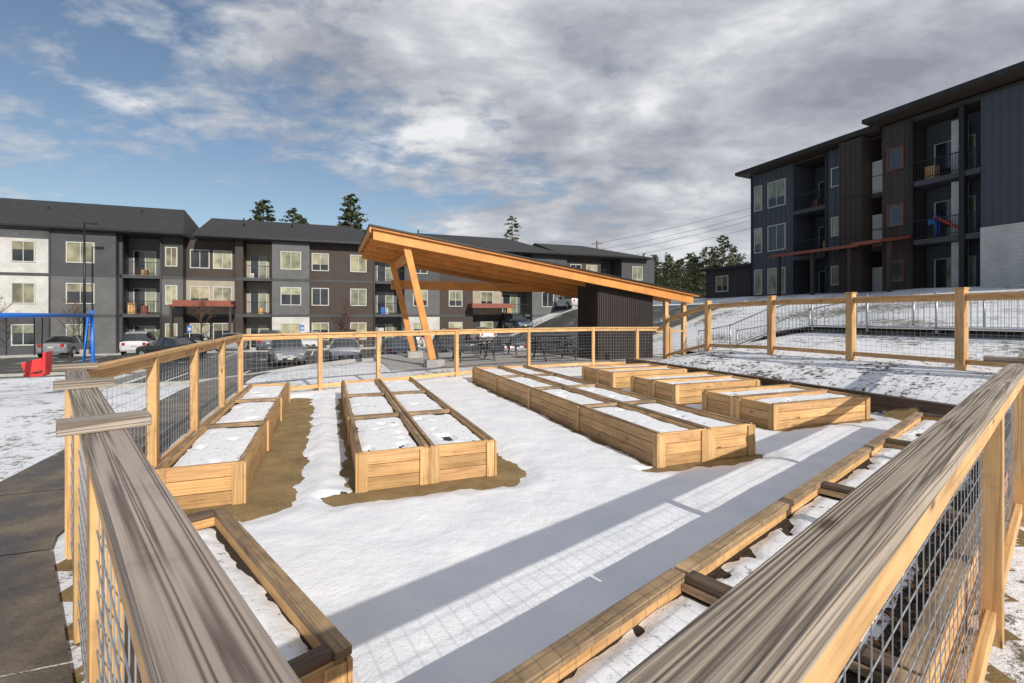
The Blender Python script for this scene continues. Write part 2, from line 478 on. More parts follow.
bed('raised_planter_bed',o+U*.72,V,U,5.6,.70,BH,3)
o=Vector((1.67,5.50,0))
bed('raised_planter_bed',o,V,U,7.5,.715,BH,4)
bed('raised_planter_bed',o+U*.73,V,U,7.5,.715,BH,4)
for k in (0,2.2,4.4):
    o=Vector((3.98,7.30,0))+V*k
    bed('raised_planter_bed',o,U,V,2.15,.72,BH,1)
    bed('raised_planter_bed',o+V*.74,U,V,2.15,.72,BH,1)
bed('raised_planter_bed',K0+DL*1.6+NL*.12,DL,NL,1.95,.60,.38,1,wood='pine',top='bedtop',capw=.07,cover=.8)
bed('raised_planter_bed',K0+DR*.12+NR*.10,DR,NR,8.4,1.0,.36,4,wood='pine',top='bedtop',capw=.085,asym=-.16,cover=.9)

mb=MB()
for i in range(900):
    t=R(.3,8.0); d=abs(random.gauss(0,.12))+.16
    P=K0+DR*t+NR*d+Z*(.36-.065+R(.01,.03))
    a=R(0,6.28); s=R(.012,.03); A=Vector((math.cos(a),math.sin(a),R(-.4,.4)))*s; B=Vector((-math.sin(a),math.cos(a),R(-.4,.4)))*s*.6
    c=R(.5,1.6)
    mb.face([P-A,P-B,P+A,P+B],'leafbrown',tint=(c,c*R(.8,1.1),c))
mb.obj('fallen_leaves')

def sd_bed(P,bd):
    o,a,b,la,lb=bd; d=P-o; x=d.dot(a); y=d.dot(b)
    dx=max(-x,x-la,0); dy=max(-y,y-lb,0)
    return x,y,dx,dy,(0<x<la and 0<y<lb)
def melt(x,y):
    P=Vector((x,y,0)); m=1.0
    for i,bd in enumerate(beds):
        X,Y,dx,dy,ins=sd_bed(P,bd)
        if ins: return -.2
        o,a,b,la,lb=bd
        mar=.03
        if i==0: mar=.48 if Y>lb else (.42 if X<0 else .12)
        elif i in (1,2):
            mar=.34 if X<0 else .12
            if i==2 and Y>lb: mar=lerp(.38,.08,min(1,max(0,X/4.0)))
        elif i in (3,4): mar=.20 if X<0 else .08
        elif i<11: mar=.12
        else: mar=.0
        d=math.hypot(dx,dy)-mar
        m=min(m,d)
    return m
xs=frange(-5.8,8.6,.055); ys=frange(.2,16.4,.055)
def sn(x,y):
    m=melt(x,y)
    n1=noise.noise(Vector((x*1.4,y*1.4,0))); n2=noise.noise(Vector((x*4,y*4,3))); n3=noise.noise(Vector((x*11,y*11,7)))
    t=(m+n1*.09+n2*.09+n3*.04)
    t=min(.045+n1*.012+n2*.008+n3*.003,t*.25)
    return (x,y,max(-.03,t+.004))
gridmesh('garden_snow',xs,ys,sn,M['snow'],keep=lambda x,y: inpoly(x,y,garden_poly) and melt(x,y)>-.19)

# ---------------------------------------------------------------- fences
def fence(name,posts,h=HR,capw=.14,capt=.04,base=None,railm='pine',wirest=.1,extend=0.0,caps=(),postw=.09,extra=(),underw=.04,capL=.27):
    mb=MB(); mw=MB(); bz=base or (lambda P: terr(P.x,P.y))
    n=len(posts)
    for i,P in enumerate(posts):
        z=bz(P); d=((posts[min(i+1,n-1)]-posts[max(i-1,0)])).normalized(); s=Vector((-d.y,d.x,0))
        top=z+h-capt-.002+extend
        mb.box(P-d*postw/2-s*postw/2+Z*(z-.2),d*postw,s*postw,Z*(top-z+.2),'pine',tv=.12)
        if extend: mb.box(P-d*(postw/2+.012)-s*(postw/2+.012)+Z*(top+.001),d*(postw+.024),s*(postw+.024),Z*.03,'pine')
        if i in extra:
            for sg in (-1,1):
                mb.box(P+d*(sg*.068)-d*.02-s*.045+Z*(z-.2),d*.04,s*.09,Z*(top-z+.19),'pine',tv=.15)
        if i in caps:
            L=capL; W=.12
            mb.box(P-s*L/2-d*W/2+Z*(z+h+.001),s*L,d*W,Z*.042,railm)
    for i in range(n-1):
        A=posts[i];B=posts[i+1]; za,zb=bz(A),bz(B); d=(B-A); L=d.length; dn=d.normalized(); s=Vector((-dn.y,dn.x,0))
        a=A+dn*(postw/2+.001); b_=B-dn*(postw/2+.001)
        if extend: ca,cb=a,b_
        else: ca,cb=A+dn*.0015,B-dn*.0015
        mb.beam(ca+Z*(za+h-capt/2),cb+Z*(zb+h-capt/2),capw,capt,railm,tv=.07)
        mb.beam(a+Z*(za+h-capt-.047),b_+Z*(zb+h-capt-.047),underw,.09,'pine')
        mb.beam(a+Z*(za+.14),b_+Z*(zb+.14),.04,.09,'pine')
        nv=int(L/wirest); off=s*.024
        for k in range(1,nv+1):
            t=k*wirest
            if t>L-.05: break
            zt=lerp(za,zb,t/L); P=A+dn*t+off
            mw.tube(P+Z*(zt+.11),P+Z*(zt+h-.06),.0021,'wire',n=4,cap=False)
        nh=int((h-.17)/wirest)
        for k in range(nh+1):
            z=.13+k*wirest
            mw.tube(a+off*1.15+Z*(za+z),b_+off*1.15+Z*(zb+z),.0021,'wire',n=4,cap=False)
    ob=mb.obj(name,bevel=.004); mw.obj('wire_mesh',parent=ob)
    return ob
flat=lambda P:0.0
ET=K0+DR*tE
fence('wood_wire_fence',[K0,K0+DR*3.5,K0+DR*5.7,K0+DR*8.4],railm='rail',capw=.112,capt=.05,caps=(2,),base=flat,underw=.088,capL=.42)
fence('wood_wire_fence',[K0+DR*8.4,ET],railm='rail',capt=.05,base=lambda P: ss(P.dot(U),8.9,10.7)*.55)
fence('wood_wire_fence',[K0,K0+DL*1.95,K0+DL*3.28,C1],railm='rail',capw=.112,capt=.05,caps=(1,2,3),base=flat,extra=(1,2,3),underw=.088,capL=.25)
LD=(C2-C1)
fence('wood_wire_fence',[C1+LD*t for t in (0.0,.24,.48,.74,1.0)],base=flat,capw=.10)
fence('wood_wire_fence',farposts,base=flat,capw=.10)
fence('wood_wire_fence',hillposts,h=1.36,extend=.12,postw=.14,capt=.04,capw=.10)

mb=MB()
q0=(K0+DR*((8.9-K0.dot(U))/DR.dot(U))).dot(V)+.3
for r_ in range(2):
    q=q0+R(-.4,0)
    while q<12.9:
        e=min(q+2.4,13.0)
        mb.box(PQ(8.86,q,r_*.19+.0),V*(e-q-.006),U*.14,Z*.185,'dkwood',tv=.2); q=e
mb.obj('timber_retaining_wall',bevel=.006)

# ---------------------------------------------------------------- pavilion
pav=empty('picnic_pavilion')
PO=Vector((-4.42,15,0))
def PP(a,d,z): return PO+U*a+V*d+Z*z
RL=12.85; RD=5.6; zL=4.42; sl=-.152
def rz(a): return zL+sl*a
mb=MB()
mb.box(PP(0,-.1,zL+.02),U*RL+Z*sl*RL,V*(RD+.2),Z*.08,'glulam',tint=(.75,.7,.65))
mb.obj('roof_deck',pav,.005)
mb=MB()
mb.box(PP(-.06,-.16,zL+.105),U*(RL+.12)+Z*sl*(RL+.12),V*(RD+.32),Z*.05,'blackmetal')
mb.obj('roof_metal',pav)
mb=MB()
for d in (0.0,1.35,2.7,4.05,5.4):
    hh=.30 if d in (0.0,5.4) else .26
    mb.box(PP(.08,d,zL-hh+.0),U*(RL-.3)+Z*sl*(RL-.3),V*.13,Z*hh,'glulam',tv=.06)
mb.obj('rafters',pav,.005)
mb=MB()
mb.box(PP(-.04,-.1,zL-.10),U*.05,V*(RD+.2),Z*.20,'glulam')
mb.box(PP(1.15,4.30,2.80),U*(10.4),V*.16,Z*.36,'glulam',tint=(1,1,1))
mb.box(PP(1.25,.5,rz(1.25)-.62),U*.16,V*4.6,Z*.28,'glulam')
mb.obj('tie_beam',pav,.005)
mb=MB()
for d in (.22,4.1):
    B=PP(2.0,d,.28); T=PP(1.15,d,rz(1.15)-.3)
    mb.beam(B,T,.14,.22,'glulam',up=U)
    mb.beam(PP(2.15,d,.28),PP(2.05,d,.9),.05,.12,'blackmetal',up=U)
mb.obj('columns',pav,.006)
mb=MB()
for d in (.22,4.1):
    mb.box(PP(1.75,d-.28,-.3),U*.6,V*.56,Z*.58,'concrete')
mb.box(PP(.6,-.4,-1.2),U*11.2,V*6.4,Z*1.23,'concrete')
mb.obj('footings_and_slab',pav,.02)
mb=MB()
a0,a1=8.42,10.95; da,db=.40,2.0
zt0,zt1=rz(a0)-.05,rz(a1)-.05
q=[PP(a0,da,0),PP(a1,da,0),PP(a1,db,0),PP(a0,db,0)]
t=[PP(a0,da,zt0),PP(a1,da,zt1),PP(a1,db,zt1),PP(a0,db,zt0)]
for i in range(4):
    j=(i+1)%4; mb.face([q[i],q[j],t[j],t[i]],'shed')
mb.face(t,'shed')
n=26
for i in range(n):
    a=a0+.05+(a1-a0-.1)*i/(n-1)
    mb.box(PP(a,da-.02,.03),U*.02,V*-.018,Z*(rz(a)-.30),'shed')
for i in range(14):
    d=da+.05+(db-da-.1)*i/13
    mb.box(PP(a0-.018,d,.03),U*.017,V*.02,Z*(zt0-.25),'shed')
mb.obj('storage_room',pav)
mb=MB()
for a in (11.4,12.3):
    for d in (.2,5.3):
        mb.box(PP(a,d,-.1),U*.16,V*.16,Z*(rz(a)-.20),'pine')
mb.beam(PP(11.0,.28,1.1),PP(12.3,.28,1.1),.05,.09,'pine')
mb.obj('posts',pav,.005)
def picnic(x,y,rot):
    mb=MB(); c,s=math.cos(rot),math.sin(rot); A=Vector((c,s,0)); B=Vector((-s,c,0)); O=Vector((x,y,.03))
    for k in range(5): mb.box(O+A*-.9+B*(-.36+k*.145)+Z*.72,A*1.8,B*.135,Z*.04,'blackmetal')
    for sgn in (-1,1):
        for k in range(2): mb.box(O+A*-.9+B*(sgn*.68-.14+k*.145)+Z*.43,A*1.8,B*.135,Z*.04,'blackmetal')
    for e in (-.65,.65):
        mb.beam(O+A*e+B*-.8+Z*.40,O+A*e+B*.8+Z*.40,.05,.06,'blackmetal')
        mb.beam(O+A*e+B*-.55,O+A*e+B*-.2+Z*.71,.05,.06,'blackmetal',up=A)
        mb.beam(O+A*e+B*.55,O+A*e+B*.2+Z*.71,.05,.06,'blackmetal',up=A)
    mb.obj('picnic_table')
P=PP(3.9,1.9,0); picnic(P.x,P.y,.4)
P=PP(5.6,3.9,0); picnic(P.x,P.y,.35)
P=PP(7.0,1.3,0); picnic(P.x,P.y,.4)
P=PP(8.3,4.4,0); picnic(P.x,P.y,.4)

# ---------------------------------------------------------------- buildings
class Fr:
    def __init__(s,O,e,n): s.O=Vector(O); s.e=Vector(e); s.n=Vector(n); s.mb=MB()
    def P(s,a,d,z): return s.O+s.e*a+s.n*d+Z*z
    def box(s,a0,a1,d0,d1,z0,z1,k,tint=None):
        s.mb.box(s.P(a0,d0,z0),s.e*(a1-a0),s.n*(d1-d0),Z*(z1-z0),k,tint=tint or (1,1,1))
    def window(s,a,z,w,h,d,trim='trim',gl='blind',tw=.08,mull=True):
        f=random.choice((0,0,.35,.6,1.0)); zm=z+h/2-h*(1-f)
        t=R(.7,1.6)
        if f<1: s.box(a-w/2,a+w/2,d,d+.015,zm,z+h/2,gl,tint=(t*R(1,1.2),t,t*R(.85,1)))
        if f>0: s.box(a-w/2,a+w/2,d,d+.012,z-h/2,zm,'glass')
        s.box(a-w/2-tw,a-w/2,d,d+.06,z-h/2-tw,z+h/2+tw,trim); s.box(a+w/2,a+w/2+tw,d,d+.06,z-h/2-tw,z+h/2+tw,trim)
        s.box(a-w/2,a+w/2,d,d+.058,z+h/2,z+h/2+tw,trim); s.box(a-w/2,a+w/2,d,d+.058,z-h/2-tw,z-h/2,trim)
        if mull:
            s.box(a-.025,a+.025,d+.016,d+.045,z-h/2,z+h/2,trim)
    def rail(s,a0,a1,d,z,step=.12,hgt=1.05):
        s.box(a0,a1,d-.03,d+.02,z+hgt-.05,z+hgt,'blackmetal'); s.box(a0,a1,d-.02,d+.01,z+.10,z+.14,'blackmetal')
        k=a0+step
        while k<a1-.02:
            s.box(k-.009,k+.009,d-.014,d+.004,z+.14,z+hgt-.05,'blackmetal'); k+=step
    def prism(s,prof,a0,a1,k,b0=None,b1=None):
        n=len(prof); A=[s.P(a0+(b0[i] if b0 else 0),prof[i][0],prof[i][1]) for i in range(n)]
        B=[s.P(a1-(b1[i] if b1 else 0),prof[i][0],prof[i][1]) for i in range(n)]
        for i in range(n):
            j=(i+1)%n; s.mb.face([A[i],B[i],B[j],A[j]],k)
        s.mb.face(A,k); s.mb.face(B[::-1],k)
    def balcony(s,a0,a1,floors,ztop,back,wallk,step=.12,dout=0.0):
        s.box(a0,a1,-back-.3,-back,floors[0]-.6,ztop,wallk)
        for i,z in enumerate(floors):
            if i>0:
                s.box(a0+.001,a1-.001,-back+.001,dout+.02,z-.28,z,'dgrey')
                s.rail(a0+.05,a1-.05,dout-.06,z,step)
            w=(a1-a0)
            s.box(a0+w*.12,a0+w*.72,-back,-back+.05,z+.05,z+2.15,'trim')
            s.box(a0+w*.15,a0+w*.42,-back+.051,-back+.06,z+.1,z+2.1,'glass'); s.box(a0+w*.45,a0+w*.69,-back+.051,-back+.06,z+.1,z+2.1,'blind')
            if i>0:
                for _ in range(random.choice((0,1,2,2))):
                    aa=a0+w*R(.1,.75); s.box(aa,aa+R(.25,.5),-.9,-.5,z+.01,z+R(.4,.9),random.choice(('curtain','pine','rubber','rust','blue','pine')))
n_=-V
LB=Fr((-34.8,37,0),U,n_)
base=-1.5; fl=[-1.3,1.85,5.0]; eave=8.2; D=-12.5
LB.box(-13,55,D,-2.3,base,eave-.02,'blacksiding')
def seg(a0,a1,ks,wins,d=0.0,ww=1.25,wh=1.45,trim='trim'):
    zs=[base,fl[1]-.15,fl[2]-.15,eave-.03]
    for i in range(3): LB.box(a0,a1,-2.31,d-(.003 if i==1 else 0),zs[i],zs[i+1],ks[i] if isinstance(ks,(list,tuple)) else ks)
    for zb in zs[1:3]: LB.box(a0,a1,d,d+.03,zb-.12,zb+.10,'dgrey')
    for w in wins:
        for z in fl: LB.window(w,z+1.55,ww,wh,d,trim)
seg(-13,-.4,['dgrey','whitesiding','whitesiding'],[-10,-6.0,-2.2])
seg(-.4,3.7,['greysiding','greysiding','dgrey'],[1.5],d=.7,ww=1.6)
LB.balcony(3.71,6.39,fl,eave,1.9,'greysiding',.2); LB.box(3.68,3.9,-.3,.02,base,eave-.05,'dgrey')
seg(6.4,8.0,['blacksiding','greysiding','blacksiding'],[7.2],ww=.7)
seg(8.0,11.8,['blacksiding','beige','brownsiding'],[9.0,10.7],d=-1.0,ww=1.3)
LB.box(7.4,11.9,-.999,1.6,2.45,2.62,'rust'); LB.box(7.45,7.62,1.35,1.5,base,2.45,'brownsiding'); LB.box(11.6,11.77,1.35,1.5,base,2.45,'brownsiding')
LB.box(7.6,11.7,-.95,1.3,2.62,2.95,'rust')
seg(11.8,12.4,'brownsiding',[])
LB.balcony(12.41,14.69,fl,eave,1.9,'beige',.2)
seg(14.7,17.7,['whitesiding','greysiding','greysiding'],[16.2],d=.5,ww=1.5)
seg(17.7,23.4,'brownsiding',[18.6,21.9],ww=1.3)
LB.balcony(23.41,26.1,fl,eave,1.9,'greysiding',.2)
seg(26.1,29.5,['whitesiding','greysiding','dgrey'],[27.6],d=.4)
seg(29.5,33,'brownsiding',[31.2])
seg(33,36.5,['blacksiding','beige','brownsiding'],[34.8],d=-1.0)
LB.box(32.5,36.8,-.999,1.6,2.45,2.9,'rust')
LB.balcony(36.51,39.4,fl,eave,1.9,'greysiding',.2)
seg(39.4,43.5,['greysiding','greysiding','dgrey'],[41.2],d=.4)
seg(43.5,48,'brownsiding',[44.8,46.8])
LB.balcony(48.01,50.5,fl,eave,1.9,'greysiding',.2)
seg(50.5,55,['greysiding','dgrey','dgrey'],[52.6],d=.4)
def groof(a0,a1,ez,rzd,hipL=0,hipR=0,over=1.2):
    dr=-6.0; th=.22
    prof=[(over,ez),(over,ez-th),(D-.8,ez-th),(D-.8,ez),(dr,rzd)]
    LB.prism(prof,a0,a1,'roof',[0,0,0,0,hipL],[0,0,0,0,hipR])
    LB.box(a0+.1,a1-.1,over+.001,over+.10,ez-.16,ez-.01,'blackmetal')
groof(-13.5,8.3,eave+.22,11.6,hipL=7.2,hipR=1.6)
groof(8.9,24.6,eave+.2,11.0,hipL=.0,hipR=3,over=1.0)
groof(24.65,42.0,eave+.18,10.75,hipL=2.5,hipR=3)
groof(42.05,54,eave+.16,10.4,hipL=.4,hipR=5)
for (a,d) in ((-2,-3),(4,-4),(12,-3.2),(16,-4),(28,-3)):
    zz=lerp(eave+.3,11.2,(1-d)/7); LB.mb.tube(LB.P(a,d,zz-.4),LB.P(a,d,zz+.55),.07,'blackmetal')
for a in (-.35,6.5,14.8,23.3): LB.mb.tube(LB.P(a,.78 if a<0 else .1,base),LB.P(a,.78 if a<0 else .1,eave-.1),.05,'dgrey',n=6)
LB.mb.obj('apartment_building')

RB=Fr(PQ(30.6,29),-V,-U)
b0=2.2; rf=[2.7,5.85,9.05]; rt=12.45
def wallseg(a0,a1,d,k,z0=b0,z1=rt,batten=.4,bk=None,depth=2.5):
    RB.box(a0,a1,d-depth,d,z0,z1,k)
    if batten:
        x=a0+.1
        while x<a1-.03:
            RB.box(x-.022,x+.022,d+.001,d+.022,z0,z1-.02,bk or k); x+=batten
RB.box(1.0,10.7,-13,-2.4,b0,rt-.3,'blacksiding')
RB.box(10.7,32,-13,-1.8,b0,rt-.1,'blacksiding')
RB.box(-4.5,.99,-9,-.6,2.0,5.6,'blacksiding'); RB.prism([(-.1,5.6),(-.1,5.8),(-9.5,5.9),(-9.5,5.6)],-5,1.0,'roof'); RB.window(-2.6,4.4,1.2,1.2,-.6)
wallseg(1.0,4.5,0,'bluegrey')
for z in rf: RB.window(3.2,z+1.55,1.35,1.75,.01); RB.window(1.6,z+1.55,.55,1.75,.01,mull=False)
RB.balcony(4.51,6.99,rf,rt,2.2,'bluegrey',.13)
RB.box(6.86,7.02,-.2,.06,b0,rt-.02,'blackmetal')
wallseg(7.0,8.3,0,'bluegrey')
for z in rf: RB.window(7.65,z+1.6,.6,1.1,.01,mull=False)
wallseg(8.3,9.7,.8,'brownsiding',batten=.3,depth=3.2)
for z in rf[1:]: RB.box(8.35,9.65,.822,.84,z-.15,z-.03,'blackmetal')
RB.balcony(9.71,10.69,rf,rt,1.0,'whitesiding',.13)
for z in rf: RB.box(9.75,10.65,-.3,-.05,z+.0,z+1.9,'whitesiding')
Bd=.6
wallseg(10.7,12.1,Bd,'brownsiding',batten=.35,depth=3.2)
for z in rf: RB.window(11.4,z+1.55,.75,1.15,Bd+.01,trim='rust',mull=False,gl='glass',tw=.05)
RB.O=RB.O+RB.n*Bd
RB.balcony(12.11,15.19,rf,rt,1.5,'bluegrey',.11)
for z in rf: RB.box(13.75,14.15,-1.2,-.5,z,z+2.85,'whitesiding')
RB.box(14.35,14.57,-.25,.08,b0,rt-.02,'blackmetal')
RB.box(12.1,12.3,-.25,.08,b0,rt-.02,'blackmetal')
wallseg(15.2,19.5,0,'bluegrey',z0=6.05,batten=.32)
wallseg(15.2,19.5,.05,'whitesiding',z1=6.04,batten=0)
for z in rf[1:]: RB.window(18.3,z+1.55,1.4,1.6,.01)
wallseg(19.5,24,.4,'brownsiding')
RB.balcony(24.01,27,rf,rt,2.2,'bluegrey',.15)
wallseg(27,32,0,'bluegrey')
RB.O=RB.O-RB.n*Bd
RB.prism([(.9,12.85),(.9,12.62),(-13.8,11.9),(-13.8,12.15)],.2,10.6,'roof')
RB.prism([(.85,12.61),(.85,12.56),(-3,12.38),(-3,12.43)],0.3,10.55,'soffit')
RB.prism([(1.6,13.1),(1.6,12.86),(-13.8,12.0),(-13.8,12.3)],10.2,33,'roof')
RB.prism([(1.55,12.85),(1.55,12.80),(-3,12.55),(-3,12.60)],10.3,32.9,'soffit')
RB.box(10.7,32,-3,Bd-.02,12.35,12.63,'blacksiding'); RB.box(1.0,10.7,-3,-.02,12.3,12.44,'blacksiding')
RB.prism([(0.01,6.15),(0.01,6.0),(2.6,5.62),(2.6,5.80)],4.8,10.65,'rust')
RB.prism([(Bd+.02,6.15),(Bd+.02,6.0),(3.2,5.62),(3.2,5.80)],10.66,12.2,'rust')
for a in (5.2,7.6,9.9,12.0): RB.box(a,a+.18,2.2,2.38,b0,5.68,'brownsiding')
RB.mb.tube(RB.P(1.05,.12,b0),RB.P(1.05,.12,12.5),.05,'blackmetal',n=6)
RB.mb.obj('apartment_building')
mb=MB(); 
B0=RB.P(13.3,Bd-.42,rf[1])
mb.beam(B0+V*-.9+Z*.35,B0+V*.2+Z*1.15,.35,.08,'red'); mb.tube(B0+V*.2,B0+V*.2+Z*1.25,.05,'blue'); mb.tube(B0+V*.2+U*.35,B0+V*.2+U*.35+Z*1.25,.05,'blue'); mb.box(B0+V*.2+Z*.8,V*.35,U*.35,Z*.3,'blue')
mb.obj('toy_slide')

# ---------------------------------------------------------------- walkway & handrails on hill
vs=[];fs=[]
qs=frange(-6,17,.5)
for q in qs:
    for k in range(4):
        p=13.9+k*.6; z=terr_pq(13.9+.9,q)+.08; v=PQ(p,q,z); vs.append(tuple(v))
for j in range(len(qs)-1):
    for k in range(3):
        a=j*4+k; fs.append((a,a+1,a+5,a+4))
me=bpy.data.meshes.new('walkway'); me.from_pydata(vs,[],fs); me.materials.append(M['concrete'])
me.color_attributes.new('tint','FLOAT_COLOR','CORNER').data.foreach_set('color',[1.0]*(16*len(fs)))
o=bpy.data.objects.new('walkway',me); scene.collection.objects.link(o)
for pp in (13.8,15.8):
    mb=MB(); q=-4.0; prev=None
    while q<15.5:
        z=terr_pq(14.8,q); P=PQ(pp,q,z)
        mb.tube(P,P+Z*1.0,.026,'galv')
        if prev is not None:
            for hh in (.12,.93,): mb.tube(prev+Z*hh,P+Z*hh,.021,'galv',n=6)
            for k in range(1,12):
                A=prev.lerp(P,k/12); mb.tube(A+Z*.12,A+Z*.93,.008,'galv',n=4,cap=False)
        prev=P; q+=1.6
    mb.obj('metal_handrail')

# ---------------------------------------------------------------- swing set
sw=MB()
A=Vector((-17.5,20,0)); B=Vector((-12.9,11.5,0)); S=Vector((-14.9,15.1,0))
zt=1.74
sw.tube(A+Z*zt,B+Z*zt,.07,'blue',n=12)
dn=(B-A).normalized(); sd=Vector((-dn.y,dn.x,0))
for E in (A,B):
    g=terr(E.x,E.y)
    sw.tube(E+sd*.04+Z*g,E+sd*.0+Z*(zt+.2),.07,'blue',n=12); sw.tube(E-sd*.35+Z*g,E-sd*.12+Z*(zt+.0),.05,'blue',n=12)
so=sw.obj('swing_set')
sw=MB()
C=S+Z*.18
W=.33
for sg in (-1,1):
    sw.tube(S+dn*sg*W+Z*zt,S+dn*sg*W*.9+Z*(.50),.02,'blackmetal',n=6)
    sw.beam(C+dn*sg*W*.9+sd*-.26+Z*-.08,C+dn*sg*W*.85+sd*.20+Z*.06,.05,.36,'red')
sw.box(C-dn*.30-sd*.26+Z*-.34,dn*.60,sd*.46,Z*.09,'red')
sw.box(C-dn*.30+sd*.18+Z*-.28,dn*.60,sd*.07+Z*.02,Z*.68,'red')
sw.box(C-dn*.28-sd*.30+Z*-.04,dn*.56,sd*.06,Z*.14,'yellow')
sw.box(C-dn*.08-sd*.29+Z*-.32,dn*.16,sd*.05,Z*.30,'red')
sw.obj('swing_seat',parent=so,bevel=.02)

def lamp(x,y,h):
    mb=MB(); g=terr(x,y); P=Vector((x,y,g))
    mb.tube(P,P+Z*.5,.28,'concrete',n=14); mb.tube(P+Z*.5,P+Z*h,.09,'blackmetal',r1=.06,n=10)
    mb.beam(P+Z*(h-.03),P+Z*(h-.03)+U*.4,.06,.06,'blackmetal'); mb.box(P+Z*(h-.08)+U*.2-V*.15,U*.5,V*.3,Z*.09,'blackmetal')
    mb.obj('street_lamp')
lamp(-31.0,34.8,9.7)
def sign(p,q,h=2.2,k='blue'):
    mb=MB(); z=terr_pq(p,q); P=PQ(p,q,z)
    mb.tube(P,P+Z*h,.03,'galv'); mb.box(P-U*.16-V*.04+Z*(h-.5),U*.32,V*.012,Z*.46,k); mb.box(P-U*.1-V*.05+Z*(h-.4),U*.2,V*.008,Z*.22,'trim')
    mb.obj('parking_sign')
sign(-10,43.6); sign(-2,43.6); sign(3,30,2.2,'trim')

mb=MB()
A0=Vector((14.5,82,14.0)); B0=Vector((62,72,26.5))
for k,(dz,dx) in enumerate(((0,0),(-1.1,.3),(-2.1,-.3),(-3.2,.2))):
    prev=None
    for i in range(25):
        t=i/24; P=A0.lerp(B0,t)+Vector((dx,0,dz-2.2*4*t*(1-t)*.6))
        if prev is not None: mb.tube(prev,P,.022,'blackmetal',n=4,cap=False)
        prev=P
mb.obj('power_line')
mb=MB()
for P,h in ((A0,15.5),(B0,25)):
    mb.tube(Vector((P.x,P.y,P.z-h)),P+Z*.4,.16,'bark',r1=.11,n=8); mb.beam(P+Vector((-.9,0,-.1)),P+Vector((.9,0,-.1)),.1,.12,'bark')
mb.obj('utility_pole')

# ---------------------------------------------------------------- cars
def car(x,y,head,col,suv=False,name='parked_car'):
    g=terr(x,y)+.07
    pm=paint('car_paint_%d'%int(x*10),col)
    mb=MB(); H=1.68 if suv else 1.45; hb=.98 if suv else .90
    c,s=math.cos(head),math.sin(head); F=Vector((c,s,0)); L=Vector((-s,c,0)); O=Vector((x,y,g))
    if suv: st=[(-2.28,.42,.72,.74,.74,.70),(-2.22,.30,.95,1.0,.86,.72),(-2.0,.28,1.0,1.55,.90,.66),(-1.55,.28,1.0,1.66,.92,.66),(-.4,.28,.98,1.68,.93,.67),(.45,.28,.97,1.60,.93,.66),(1.12,.28,.97,1.03,.92,.72),(1.9,.28,.90,.94,.88,.70),(2.22,.32,.78,.80,.80,.62),(2.32,.42,.62,.64,.66,.50)]
    else: st=[(-2.28,.40,.70,.72,.72,.66),(-2.2,.28,.88,.92,.84,.68),(-1.6,.24,.92,.98,.89,.70),(-1.0,.24,.92,1.38,.90,.60),(-.2,.24,.91,1.45,.91,.60),(.35,.24,.90,1.40,.91,.60),(1.15,.24,.88,.93,.90,.70),(1.9,.24,.80,.83,.86,.68),(2.22,.28,.68,.70,.76,.60),(2.32,.38,.55,.57,.62,.48)]
    rings=[]
    for (X,zl,zb,zt,wb,wt) in st:
        pts=[(wb*.93,zl),(wb*1.0,zl+.18),(wb*1.01,(zl+zb)/2+.08),(wb*.985,zb),(wt,zt)]
        ring=[(X,y_,z_) for y_,z_ in pts]+[(X,wt*.5,zt+.035),(X,-wt*.5,zt+.035)]+[(X,-y_,z_) for y_,z_ in pts[::-1]]
        rings.append([O+F*a+L*b+Z*cc for a,b,cc in ring])
    n=len(rings[0])
    for i in range(len(rings)-1):
        c0=st[i][3]-st[i][2]>.3; c1=st[i+1][3]-st[i+1][2]>.3
        for j in range(n):
            k=(j+1)%n
            mt=pm
            if j in (3,7) and (c0 or c1): mt=M['glass']
            if j in (4,5,6) and (c0!=c1): mt=M['glass']
            mb.face([rings[i][j],rings[i+1][j],rings[i+1][k],rings[i][k]],mt)
    mb.face(rings[0],pm); mb.face(rings[-1][::-1],pm)
    for X in (-.35,):
        for sg in (-1,1): mb.beam(O+F*X+L*sg*.925+Z*hb,O+F*X+L*sg*.66+Z*(H-.04),.08,.03,pm,up=L)
    r=.34
    for X in (-1.42,1.42):
        for sg in (-1,1):
            C=O+F*X+L*sg*.82+Z*(r-.02)
            mb.tube(C-L*sg*.02,C+L*sg*.12,r+.05,'rubber',n=20); mb.tube(C,C+L*sg*.135,r,'rubber',n=20); mb.tube(C,C+L*sg*.145,r*.62,'galv',n=14)
    for sg in (-1,1):
        mb.box(O+F*2.16+L*(sg*.56-.15)+Z*.60,F*.12,L*.3,Z*.13,'light'); mb.box(O+F*-2.31+L*(sg*.62-.1)+Z*.72,F*.1,L*.2,Z*.2,'tail')
        mb.box(O+F*.75+L*(sg*.98-.09)+Z*.95,F*.1,L*.18,Z*.12,pm)
    mb.box(O+F*2.25+L*-.4+Z*.36,F*.09,L*.8,Z*.16,'rubber'); mb.box(O+F*2.30+L*-.15+Z*.42,F*.05,L*.3,Z*.12,'trim')
    mb.box(O+F*-2.33+L*-.16+Z*.62,F*.05,L*.32,Z*.13,'trim')
    mb.obj(name,bevel=.012)
vang=math.atan2(V.y,V.x)
car(-13.6,29.0,vang+math.pi+.15,(.20,.21,.23),True)
car(-28.3,37.0,vang,(.65,.66,.68),True)
car(-23.0,32.4,vang+.9,(.02,.02,.022),False)
car(-25.5,38.4,vang+math.pi,(.62,.62,.62),False)
car(-20.2,40.3,vang,(.10,.11,.13),True)
car(-22.8,39.3,vang,(.45,.46,.48),False)
car(-17.4,41.6,vang+math.pi,(.75,.75,.76),False)
car(-14.6,42.7,vang+math.pi,(.16,.05,.04),True)
